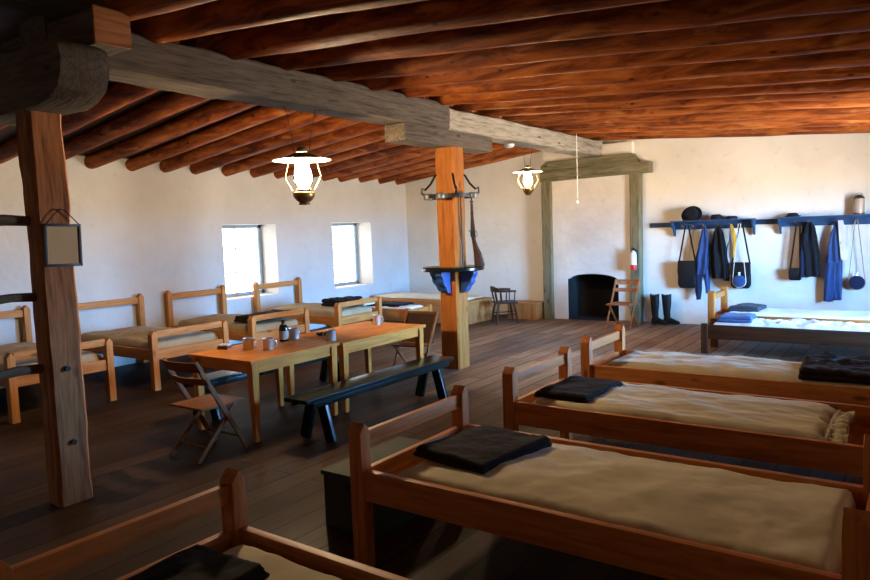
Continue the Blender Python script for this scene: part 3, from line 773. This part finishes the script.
# ------------------------------------------------------------------ chairs (face +Y locally)
def folding_chair(label, loc, rz, back='slats', mat='chair', hgt=.80):
    t = thing('folding_chair', label, 'chair', loc, rz)
    w = .205
    for s in (-1, 1):
        MB().bar((s*w, -.225, hgt), (s*w, .235, .0), .038, .020, .004, up=(1, 0, 0)).build('back_leg', wood(mat, 'Z'), t)
        MB().bar((s*(w-.03), -.235, 0), (s*(w-.03), .16, .405), .034, .020, .004, up=(1, 0, 0)).build('front_leg', wood(mat, 'Z'), t)
    if back == 'slats':
        mb = MB(); mb.box(-w+.0, w-.0, -.19, .23, .405, .425, .006); mb.build('seat', wood(mat, 'Y'), t)
        for (z0, z1) in ((hgt-.085, hgt+.0), (hgt-.20, hgt-.14)):
            mb = MB(); rings = []
            for i in range(13):
                x = -w-.02+(2*w+.04)*i/12; c = -.035*(1-(x/w)**2)
                f = .235-.46*((z0+z1)/2)/hgt if True else 0
                yb = .235-.46*z0/hgt+c-.022; yt = .235-.46*z1/hgt+c-.022
                rings.append([mb.bm.verts.new(p) for p in ((x, yb, z0), (x, yb+.014, z0), (x, yt+.014, z1), (x, yt, z1))])
            mb.skin(rings); mb.build('back_slat', wood(mat, 'X'), t)
    else:
        mb = MB()
        for k in range(6): mb.box(-w+.01, w-.01, -.17+k*.068, -.17+k*.068+.045, .405, .422, .004)
        mb.build('seat', wood(mat, 'X'), t)
        MB().bar((0, -.212, hgt-.02), (0, -.005, hgt*.50), 2*w-.05, .014, .004, up=(1, 0, 0)) if False else None
        mb = MB(); rings = []
        for i in range(9):
            z = hgt*.50+(hgt*.47)*i/8; y = .235-.46*z/hgt-.012-.02*math.sin(PI*i/8)
            rings.append([mb.bm.verts.new(p) for p in ((-w+.012, y, z), (w-.012, y, z), (w-.012, y+.01, z), (-w+.012, y+.01, z))])
        mb.skin(rings); mb.build('back_panel', M_BROWNLEATHER, t)
        MB().tube([(-w, -.225, hgt-.01), (w, -.225, hgt-.01)], .012, 8).build('top_rail', wood(mat, 'X'), t)
    MB().tube([(-w, .165, .12), (w, .165, .12)], .010, 8).build('rung', wood(mat, 'X'), t)
    MB().tube([(-w+.03, -.14, .10), (w-.03, -.14, .10)], .010, 8).build('rung', wood(mat, 'X'), t)
    return t
folding_chair('brown folding chair at the near end of the tables', (-4.79, 3.43, 0), R(1))
folding_chair('folding chair with dark leather back and slatted seat beside the middle post', (-4.98, 6.52, 0), R(186), 'panel', 'chair', .77)
folding_chair('folding wooden chair in front of the fireplace right post', (-4.14, 11.20, 0), R(178), 'slats', 'oldpost', .80)

t = thing('captains_chair', 'dark round-backed wooden armchair near the back wall left of the fireplace', 'chair', (-6.37, 11.13, 0), R(-48))
MB().box(-.21, .21, -.20, .21, .365, .395, .014).build('seat', wood('dark', 'Y'), t)
for sx in (-1, 1):
    for sy in (-1, 1):
        MB().tube([(sx*.15, sy*.14, .37), (sx*.19, sy*.175, .2), (sx*.215, sy*.20, 0)], [.016, .021, .014], 10).build('leg', wood('dark', 'Z'), t)
arc = [(.245*math.sin(R(a)), -.01-.225*math.cos(R(a)), .60) for a in range(-100, 101, 10)]
arc = [(-.235, .17, .595)]+arc+[(.235, .17, .595)]
MB().tube(arc, [.016]+[.021]*(len(arc)-2)+[.016], 10).build('arm_bow', wood('dark', 'X'), t)
mb = MB(); out = []
for a in range(-62, 63, 6):
    s, c = math.sin(R(a)), math.cos(R(a)); h = .075*(1-(abs(a)/70)**4)
    out.append([mb.bm.verts.new(p) for p in ((.232*s, -.01-.212*c, .605), (.262*s, -.01-.242*c, .605), (.268*s, -.01-.25*c, .605+h), (.245*s, -.01-.226*c, .605+h))])
mb.skin(out); mb.build('crest', wood('dark', 'X'), t)
for a in range(-90, 91, 30):
    s, c = math.sin(R(a)), math.cos(R(a))
    MB().tube([(.19*s, -.005-.18*c, .39), (.222*s, -.01-.205*c, .5), (.242*s, -.01-.222*c, .60)], [.009, .013, .008], 8).build('spindle', wood('dark', 'Z'), t)
for s in (-1, 1): MB().tube([(s*.235, .15, .595), (s*.20, .14, .39)], [.010, .010], 8).build('spindle', wood('dark', 'Z'), t)
for sx in (-1, 1): MB().tube([(sx*.195, -.175, .17), (sx*.195, .175, .17)], .010, 8).build('stretcher', wood('dark', 'Y'), t)
MB().tube([(-.195, .175, .2), (.195, .175, .2)], .010, 8).build('stretcher', wood('dark', 'X'), t)

# ------------------------------------------------------------------ fireplace
t = thing('fireplace', 'timber-framed white plastered fireplace in the back wall', 'fireplace', (-5.0, YB, 0))
mb = MB()
fx0, fx1 = -.46, .52     # opening, local x
def arch(x): 
    u = (x-(fx0+fx1)/2)/((fx1-fx0)/2); return .735+.12*math.sqrt(max(0, 1-u*u*.98))
yfz = -.13
def colbox(x0, x1, za0, za1, zt):
    b = mb.bm
    vs = [b.verts.new(p) for p in ((x0,yfz,za0),(x1,yfz,za1),(x1,0,za1),(x0,0,za0),(x0,yfz,zt),(x1,yfz,zt),(x1,0,zt),(x0,0,zt))]
    for f in ((0,3,2,1),(4,5,6,7),(0,1,5,4),(1,2,6,5),(2,3,7,6),(3,0,4,7)): b.faces.new([vs[i] for i in f])
colbox(-.90, fx0, 0, 0, 3.16)
n = 16
for i in range(n):
    a = fx0+(fx1-fx0)*i/n; b_ = fx0+(fx1-fx0)*(i+1)/n
    colbox(a, b_, arch(a), arch(b_), 3.16)
colbox(fx1, .79, 0, 0, 3.16)
mb.build('chimney_breast', M_BREAST, t, smooth=0)
mb = MB(); b = mb.bm
x0, x1, y0, y1, z1 = fx0, fx1, yfz+.02, .42, .857
P = [(x0,y0,0.002),(x1,y0,0.002),(x1,y1,0.002),(x0,y1,0.002),(x0,y0,z1),(x1,y0,z1),(x1,y1,z1),(x0,y1,z1)]
inn = [b.verts.new(p) for p in P]
# thin lining boxes: left, right, back, top, hearth
mb2 = MB()
mb.bm.free()
mb2.box(x0-.02, x0+.004, y0, y1, 0, z1, 0).box(x1-.004, x1+.02, y0, y1, 0, z1, 0).box(x0, x1, y1-.03, y1, 0, z1, 0).box(x0, x1, .01, y1, z1-.01, z1+.0, 0).box(x0, x1, y0, y1, .0005, .008, 0)
mb2.build('firebox', M_SOOT, t, smooth=0)
M_OLZ, M_OLX = wood('olive', 'Z'), wood('olive', 'X')
hewn(MB(), -.94, -.735, -.20, -.005, 0, 2.57, 'Z', .008, 61, 40).build('timber_post', M_OLZ, t, smooth=30)
hewn(MB(), .755, .935, -.20, -.005, 0, 2.60, 'Z', .008, 62, 40).build('timber_post', M_OLZ, t, smooth=30)
mb = MB(); mb.prism([(-.94, 2.57), (1.11, 2.605), (1.11, 2.795), (.9, 2.79), (-.94, 2.79)], -.22, -.005, 'Y', .008); mb.build('lintel', M_OLX, t)
mb = MB(); mb.prism([(-.93, 2.79), (.93, 2.79), (.80, 2.955), (-.80, 2.94), (-.93, 2.87)], -.21, -.005, 'Y', .008); mb.build('upper_lintel', M_OLX, t)
# fire extinguisher
t = thing('fire_extinguisher', 'red fire extinguisher with white label hung on the fireplace post', 'fire extinguisher', (-4.155, 11.78, .93))
MB().lathe([(.03, 0), (.052, .01), (.055, .03), (.055, .16)], 24).build('tank', M_RED, t)
tank = t.children[0]; MB().lathe([(.056, .10), (.056, .26)], 24, cap=False).build('paper_label', M_WHITE, tank)
MB().lathe([(.055, .16), (.055, .27), (.045, .31), (.02, .335), (.018, .35)], 24).build('neck', M_WHITE, t)
mb = MB(); mb.box(-.018, .018, -.018, .018, .35, .385, .004); mb.box(-.012, .012, -.10, .01, .385, .397, .003); mb.box(-.01, .01, -.09, .0, .36, .37, .003); mb.build('valve', M_IRON, t)
MB().tube([(.02, 0, .37), (.07, .0, .34), (.075, 0, .22), (.065, 0, .12)], .009, 8).build('hose', M_IRON, t)
MB().box(-.02, .02, .05, .075, .2, .36, .003).build('wall_bracket', M_IRON, t)

# ------------------------------------------------------------------ coat shelves
o = MB().box(-3.95, -.1, YB-.022, YB, 1.655, 1.735, .004).build('peg_rail', M_BLUEPAINT); tag(o, 'long narrow blue board fixed along the back wall behind both shelves', 'rail')
def coat_shelf(label, x0, x1, pegs):
    t = thing('coat_shelf', label, 'shelf', ((x0+x1)/2, YB-.022, 1.745), group='blue coat shelves')
    W = x1-x0
    MB().box(-W/2, W/2, -.24, 0, -.012, .012, .004).build('shelf_board', M_BLUEPAINT, t)
    MB().box(-W/2+.02, W/2-.02, -.045, -.001, -.135, -.013, .004).build('back_board', M_BLUEPAINT, t)
    for s in (-1, 1):
        mb = MB(); mb.prism([(-.002, -.012), (-.235, -.012), (-.235, -.04), (-.20, -.10), (-.10, -.125), (-.07, -.21), (-.04, -.25), (-.002, -.25)], s*(W/2-.02)-.012, s*(W/2-.02)+.012, 'X', .003); mb.build('bracket', M_BLUEPAINT, t)
    for p in pegs: MB().tube([(p-(x0+x1)/2, -.04, -.09), (p-(x0+x1)/2, -.15, -.075), (p-(x0+x1)/2, -.165, -.055)], [.010, .009, .012], 8).build('peg', wood('chair', 'Y'), t)
    return t
coat_shelf('blue coat shelf nearer the fireplace with three hats', -3.53, -2.24, [-3.36, -3.19, -3.02, -2.80, -2.60, -2.44])
coat_shelf('blue coat shelf at frame right with the lantern', -1.90, -.22, [-1.66, -1.48, -1.12, -.86, -.5])
PY = YB-.022-.125     # hanging plane
ZP = 1.68
ZS = 1.7575
def hat(label, x, z, rb, rc, hc, tilt, mat=M_BLACK, brim=True, yoff=-.13, rz=0):
    t = thing('hat', label, 'hat', (x, YB-.022+yoff, z), rz); t.rotation_euler = (tilt, 0, rz)
    MB().lathe([(rc*1.02, .0), (rc*1.03, .02), (rc*.98, hc*.55), (rc*.82, hc*.92), (rc*.5, hc), (.001, hc*.97)], 28).build('crown', mat, t)
    if brim:
        MB().lathe([(rc*.95, .002), (rb*.8, 0), (rb, .012), (rb, .018), (rb*.8, .008), (rc*.95, .012)], 32, cap=False).build('brim', mat, t)
    else:
        mb = MB(); mb.prism([(-rc*.8, -rc*.5), (rc*.8, -rc*.5), (rc*.65, -rb), (0, -rb*1.15), (-rc*.65, -rb)], .0, .008, 'Z', .002); mb.build('visor', M_LEATHER, t)
    MB().lathe([(rc*1.035, .006), (rc*1.035, .03)], 28, cap=False).build('band', M_LEATHER, t)
hat('large black felt hat leaning on the shelf, leftmost of the hats', -3.19, ZS+.085, .165, .105, .13, R(62), yoff=-.17)
hat('small black cap with visor, second hat from the left', -2.82, ZS+.001, .135, .085, .085, 0, brim=False, yoff=-.12)
hat('flat dark cap right of the small black cap', -2.58, ZS+.001, .12, .085, .05, 0, mat=M_NAVY, brim=False, yoff=-.12, rz=R(25))
hat('black low hat alone at the left end of the right shelf', -1.70, ZS+.001, .115, .08, .06, 0, yoff=-.12)
t = thing('lantern', 'candle lantern with tan body standing on the right shelf', 'lantern', (-.83, YB-.022-.12, ZS))
MB().lathe([(.07, 0), (.075, .006), (.075, .02), (.068, .025)], 24).build('base', M_BRASS, t)
MB().lathe([(.068, .025), (.07, .06), (.07, .20), (.066, .23)], 24).build('body', plain('tan_horn', (.42,.30,.20), .35, 0, .2), t)
MB().lathe([(.073, .23), (.073, .24), (.045, .262), (.03, .275), (.03, .285), (.01, .29)], 24).build('cap', M_IRON, t)
MB().tube([(-.05, 0, .255), (-.035, 0, .30), (0, 0, .312), (.035, 0, .30), (.05, 0, .255)], .004, 6).build('bail', M_IRON, t)

def satchel(label, x, zt, w, h, pegx, strapz=ZP, y=PY):
    t = thing('satchel', label, 'bag', (x, y, zt))
    mb = MB(); out = []
    for u in (0, .12, .25, .4, .55, .7, .82, .90, .96, 1.0):
        z = -h*u; hw = w/2*(.90+.12*u)*(1-.30*max(0, (u-.8)/.2)**2.5); hd = .022+.028*math.sin(PI*min(1, u*.8+.1))
        out.append([mb.bm.verts.new((hw*math.copysign(abs(math.cos(2*PI*k/24))**.45, math.cos(2*PI*k/24)), hd*math.copysign(abs(math.sin(2*PI*k/24))**.6, math.sin(2*PI*k/24)), z+.006*fn((k*.3, u, 0), 1, 3))) for k in range(24)])
    mb.skin(out); mb.build('pouch', M_LEATHER, t)
    mb = MB(); mb.prism([(-w*.455, .004), (w*.455, .004), (w*.475, -h*.40), (w*.44, -h*.58), (w*.30, -h*.68), (-w*.30, -h*.68), (-w*.44, -h*.58), (-w*.475, -h*.40)], -.060, -.048, 'Y', .005); mb.build('flap', M_LEATHER, t)
    for s in (-1, 1):
        MB().bar((s*(w/2-.02), 0, -.03), (pegx-x+s*.022, -.01, strapz-zt), .026, .005, .001, up=(0, 1, 0)).build('strap', M_LEATHER, t)
    return t
satchel('black leather satchel hanging at the left end of the left shelf', -3.28, 1.09, .31, .46, -3.28)
satchel('black leather satchel behind the blue canteen', -2.44, 1.06, .31, .42, -2.44)
satchel('small black pouch hanging left of the dark coat on the right shelf', -1.66, .97, .18, .19, -1.62, y=PY)
def canteen(label, x, z, r, pegx, mat, y, cord=M_ROPE):
    t = thing('canteen', label, 'canteen', (x, y, z))
    mb = MB(); prof = [(.001, -.045), (r*.6, -.040), (r*.9, -.025), (r, 0), (r*.9, .025), (r*.6, .040), (.001, .045)]
    mb.lathe(prof, 32); bmesh.ops.rotate(mb.bm, verts=mb.bm.verts, cent=(0,0,0), matrix=Matrix.Rotation(PI/2, 3, 'X')); mb.build('body', mat, t)
    mb = MB(); mb.lathe([(.016, r-.005), (.015, r+.03), (.02, r+.034), (.02, r+.045), (.002, r+.047)], 14); mb.build('spout', M_STEEL, t)
    for s in (-1, 1):
        pts = [(s*(r+.004)*math.cos(R(a)), 0, (r+.004)*math.sin(R(a))) for a in range(-90, 21, 15)]
        pts.append((pegx-x+s*.015, -.0, ZP-z))
        MB().tube(pts, .006, 6).build('cord', cord, t)
    return t
canteen('blue round canteen with white cord hanging in front of a black satchel', -2.44, .765, .098, -2.44, M_BLUE, PY-.125)
canteen('dark blue round canteen hanging by itself at frame right', -.845, .755, .105, -.86, M_NAVY, PY+.02, cloth('tan_strap', (.35,.26,.18), .9))

def garment(name, label, cat, loc, parts):
    t = thing(name, label, cat, loc)
    for nm, rings, mat, seed, fold, nf in parts:
        mb = MB(); drape(mb, rings, seed, fold, nf); mb.build(nm, mat, t, smooth=180)
    return t
y = 0
garment('jacket', 'bright blue jacket hanging between the left satchel and the black coat', 'jacket', (-3.0, PY, 0), [
    ('body', [(.86, -.05, .085, 0, .04), (1.1, -.035, .10, 0, .05), (1.35, 0, .085, 0, .05), (1.55, .0, .045, 0, .04), (1.655, .0, .018, 0, .02)], M_BLUE, 1, .022, 6),
    ('sleeve', [(.44, -.10, .03, .0, .025), (.62, -.10, .05, .0, .03), (.9, -.09, .055, .0, .035), (1.15, -.07, .05, 0, .03)], M_NAVY, 2, .015, 4),
    ('sleeve', [(.55, .05, .03, 0, .025), (.8, .04, .045, 0, .035), (1.15, .03, .05, 0, .035)], M_BLUE, 3, .015, 4)])
garment('coat', 'long black coat hanging in the middle of the left shelf', 'coat', (-2.78, PY-.01, 0), [
    ('body', [(.80, .04, .125, 0, .06), (1.0, .015, .13, 0, .065), (1.3, 0, .11, 0, .06), (1.52, .0, .075, 0, .045), (1.66, -.01, .025, 0, .02)], M_BLACK, 4, .03, 7),
    ('sleeve', [(.76, .13, .035, -.02, .025), (.95, .11, .045, -.02, .03), (1.25, .085, .045, -.01, .03), (1.5, .055, .03, -.01, .025)], M_BLACK, 5, .015, 4)])
garment('cloth_bag', 'grey-white cloth bag hanging below the yellow sash', 'bag', (-2.615, PY+.035, 0), [
    ('body', [(.86, .0, .05, 0, .02), (1.05, 0, .07, 0, .03), (1.25, 0, .06, 0, .025), (1.45, .01, .022, 0, .015), (1.655, .015, .010, -.01, .010)], M_GREYCLOTH, 6, .012, 5)])
garment('sash', 'bright yellow sash hanging beside the canteen straps', 'sash', (-2.55, PY-.035, 0), [
    ('body', [(1.14, .01, .014, 0, .01), (1.32, .02, .022, 0, .012), (1.5, .015, .026, 0, .014), (1.62, -.01, .02, 0, .012), (1.675, -.03, .01, 0, .01)], M_YELLOW, 7, .006, 4)])
garment('coat', 'black coat with frayed hem hanging on the right shelf', 'coat', (-1.47, PY-.01, 0), [
    ('body', [(.84, .02, .125, 0, .06), (1.1, .01, .13, 0, .065), (1.4, 0, .11, 0, .06), (1.58, .0, .08, 0, .045), (1.665, -.01, .04, 0, .02)], M_BLACK, 8, .03, 7),
    ('sleeve', [(.83, -.06, .05, -.055, .025), (1.1, -.07, .05, -.05, .03), (1.5, -.06, .04, -.03, .03)], M_NAVY, 9, .015, 4)])
garment('trousers', 'blue trousers hanging low from the right shelf', 'trousers', (-1.13, PY, 0), [
    ('body', [(1.05, -.01, .10, 0, .05), (1.25, 0, .09, 0, .05), (1.45, .0, .06, 0, .04), (1.6, .01, .03, 0, .025), (1.67, .01, .015, 0, .015)], M_BLUE, 10, .02, 6),
    ('leg', [(.47, -.075, .06, 0, .035), (.8, -.06, .068, 0, .04), (1.08, -.045, .07, 0, .045)], M_BLUE, 11, .015, 5),
    ('leg', [(.49, .04, .055, .02, .035), (.8, .035, .06, .02, .04), (1.08, .04, .06, .01, .045)], M_BLUE, 12, .015, 5)])
t = thing('rope_bag', 'knotted white cord bundle hanging over the blue trousers', 'cord', (-1.06, PY-.075, 0))
mb = MB()
for k in range(5):
    mb.tube([(-.02+.012*k, .0, 1.68), (-.01+.02*k, -.01*k*.3, 1.5), (.0+.022*k, .004*k, 1.32), (.03+.015*k, 0, 1.2-.02*k), (.05+.006*k, .0, 1.1+.01*k)], .008, 6)
mb.build('cords', M_ROPE, t)
mb = MB(); drape(mb, [(1.1, .05, .03, 0, .02), (1.2, .05, .045, 0, .03), (1.32, .03, .03, 0, .02)], 13, .01, 4); mb.build('tassel', M_ROPE, t)

# boots
def boot(label, x, y, rz):
    t = thing('boot', label, 'boot', (x, y, 0), rz, 'pair of tall boots')
    mb = MB(); out = []
    for z, cx, hx, hy in ((.03, .01, .05, .04), (.08, .005, .052, .045), (.14, .0, .055, .045), (.22, -.005, .06, .05), (.36, -.005, .075, .062), (.48, -.01, .085, .068), (.495, -.01, .083, .066)):
        ring = []
        for k in range(20):
            a = 2*PI*k/20; ring.append(mb.bm.verts.new((cx+hx*math.cos(a)+.004*fn((a, z*6, 0), 1, 5), hy*math.sin(a), z+(.035*math.cos(a)**2 if z > .47 else 0)+.006*fn((z, a, 0), 3, 2))))
        out.append(ring)
    mb.skin(out); mb.build('shaft', M_LEATHER, t)
    mb = MB(); out = []
    for x_, hy, h in ((-.065, .028, .07), (-.05, .04, .10), (.0, .043, .12), (.06, .042, .105), (.12, .046, .075), (.17, .042, .058), (.205, .025, .045), (.215, .008, .035)):
        out.append([mb.bm.verts.new((x_, hy*math.cos(2*PI*k/16), .022+h/2+h/2*math.sin(2*PI*k/16))) for k in range(16)])
    mb.skin(out); ft = mb.build('foot', M_LEATHER, t)
    mb = MB(); mb.prism([(-.068, -.03), (-.02, -.042), (.06, -.036), (.13, -.046), (.19, -.036), (.218, 0), (.19, .036), (.13, .046), (.06, .036), (-.02, .042), (-.068, .03)], .018, .030, 'Z'); mb.prism([(-.066, -.03), (-.0, -.036), (-.0, .036), (-.066, .03)], 0, .018, 'Z'); mb.build('sole', plain('boot_sole', (.008,.008,.008), .7), ft)
boot('tall black riding boot beside the fireplace, left one of the pair', -3.79, 11.80, R(-12))
boot('tall black riding boot beside the fireplace, right one of the pair', -3.60, 11.84, R(-4))

# ------------------------------------------------------------------ world, daylight and camera
w = bpy.data.worlds.new('World'); S.world = w; w.use_nodes = True
nt = w.node_tree; nt.nodes.clear()
out = N(nt, 'ShaderNodeOutputWorld'); bg = N(nt, 'ShaderNodeBackground')
tc = N(nt, 'ShaderNodeTexCoord'); sp = N(nt, 'ShaderNodeSeparateXYZ')
nt.links.new(tc.outputs['Generated'], sp.inputs[0])
mr = N(nt, 'ShaderNodeMapRange'); mr.inputs['From Min'].default_value = -.3; mr.inputs['From Max'].default_value = .5
nt.links.new(sp.outputs['Z'], mr.inputs['Value'])
c = ramp(nt, mr.outputs['Result'], [(.0, (.30,.26,.22)), (.36, (.31,.275,.235)), (.385, (.17,.49,1.0)), (.55, (.17,.47,1.0)), (.68, (.075,.19,.40)), (1.0, (.03,.08,.17))])
# sky split for its light: dimmed beyond the left windows, boosted on the right
mx = N(nt, 'ShaderNodeMapRange'); mx.inputs['From Min'].default_value = -.15; mx.inputs['From Max'].default_value = .15
nt.links.new(sp.outputs['X'], mx.inputs['Value'])
c = mixc(nt, mx.outputs['Result'], (.034,.035,.036), c)
nt.links.new(c, bg.inputs['Color']); bg.inputs['Strength'].default_value = 265.0
nt.links.new(bg.outputs[0], out.inputs[0])

def portal(wd, x, towards, i):
    y0, y1, z0, z1 = wd
    l = bpy.data.lights.new('daylight', 'AREA'); l.shape = 'RECTANGLE'; l.size = z1-z0; l.size_y = y1-y0
    l.cycles.is_portal = True
    o = bpy.data.objects.new('daylight', l); COL.objects.link(o)
    o.location = (x, (y0+y1)/2, (z0+z1)/2); o.rotation_euler = (0, R(90)*towards, 0)
portal(W1, XL-.49, -1, 1); portal(W2, XL-.49, -1, 2); portal(W3, XR+.87, 1, 3)

cam = bpy.data.cameras.new('camera'); co = bpy.data.objects.new('camera', cam); COL.objects.link(co)
yaw, pit, rol, f = -.6195, -.086, -.0362, 693.0
fw = Vector((math.sin(yaw)*math.cos(pit), math.cos(yaw)*math.cos(pit), math.sin(pit)))
r = Vector((math.cos(yaw), -math.sin(yaw), 0)); u = r.cross(fw)
r2 = r*math.cos(rol)+u*math.sin(rol); u2 = -r*math.sin(rol)+u*math.cos(rol)
M = Matrix((r2, u2, -fw)).transposed().to_4x4(); M.translation = (0, 0, 1.75)
co.matrix_world = M
cam.sensor_width = 36; cam.lens = f/870*36; cam.clip_start = .05; cam.clip_end = 200
S.camera = co
vs = S.view_settings
S.display_settings.display_device = 'sRGB'
vs.view_transform = 'Standard'; vs.look = 'None'; vs.exposure = 0.0; vs.gamma = 1.0; vs.use_curve_mapping = False
S.cycles.use_denoising = True
S.cycles.max_bounces = 10; S.cycles.diffuse_bounces = 4; S.cycles.transparent_max_bounces = 12
S.cycles.sample_clamp_indirect = 8.0
S.cycles.caustics_reflective = False; S.cycles.caustics_refractive = False
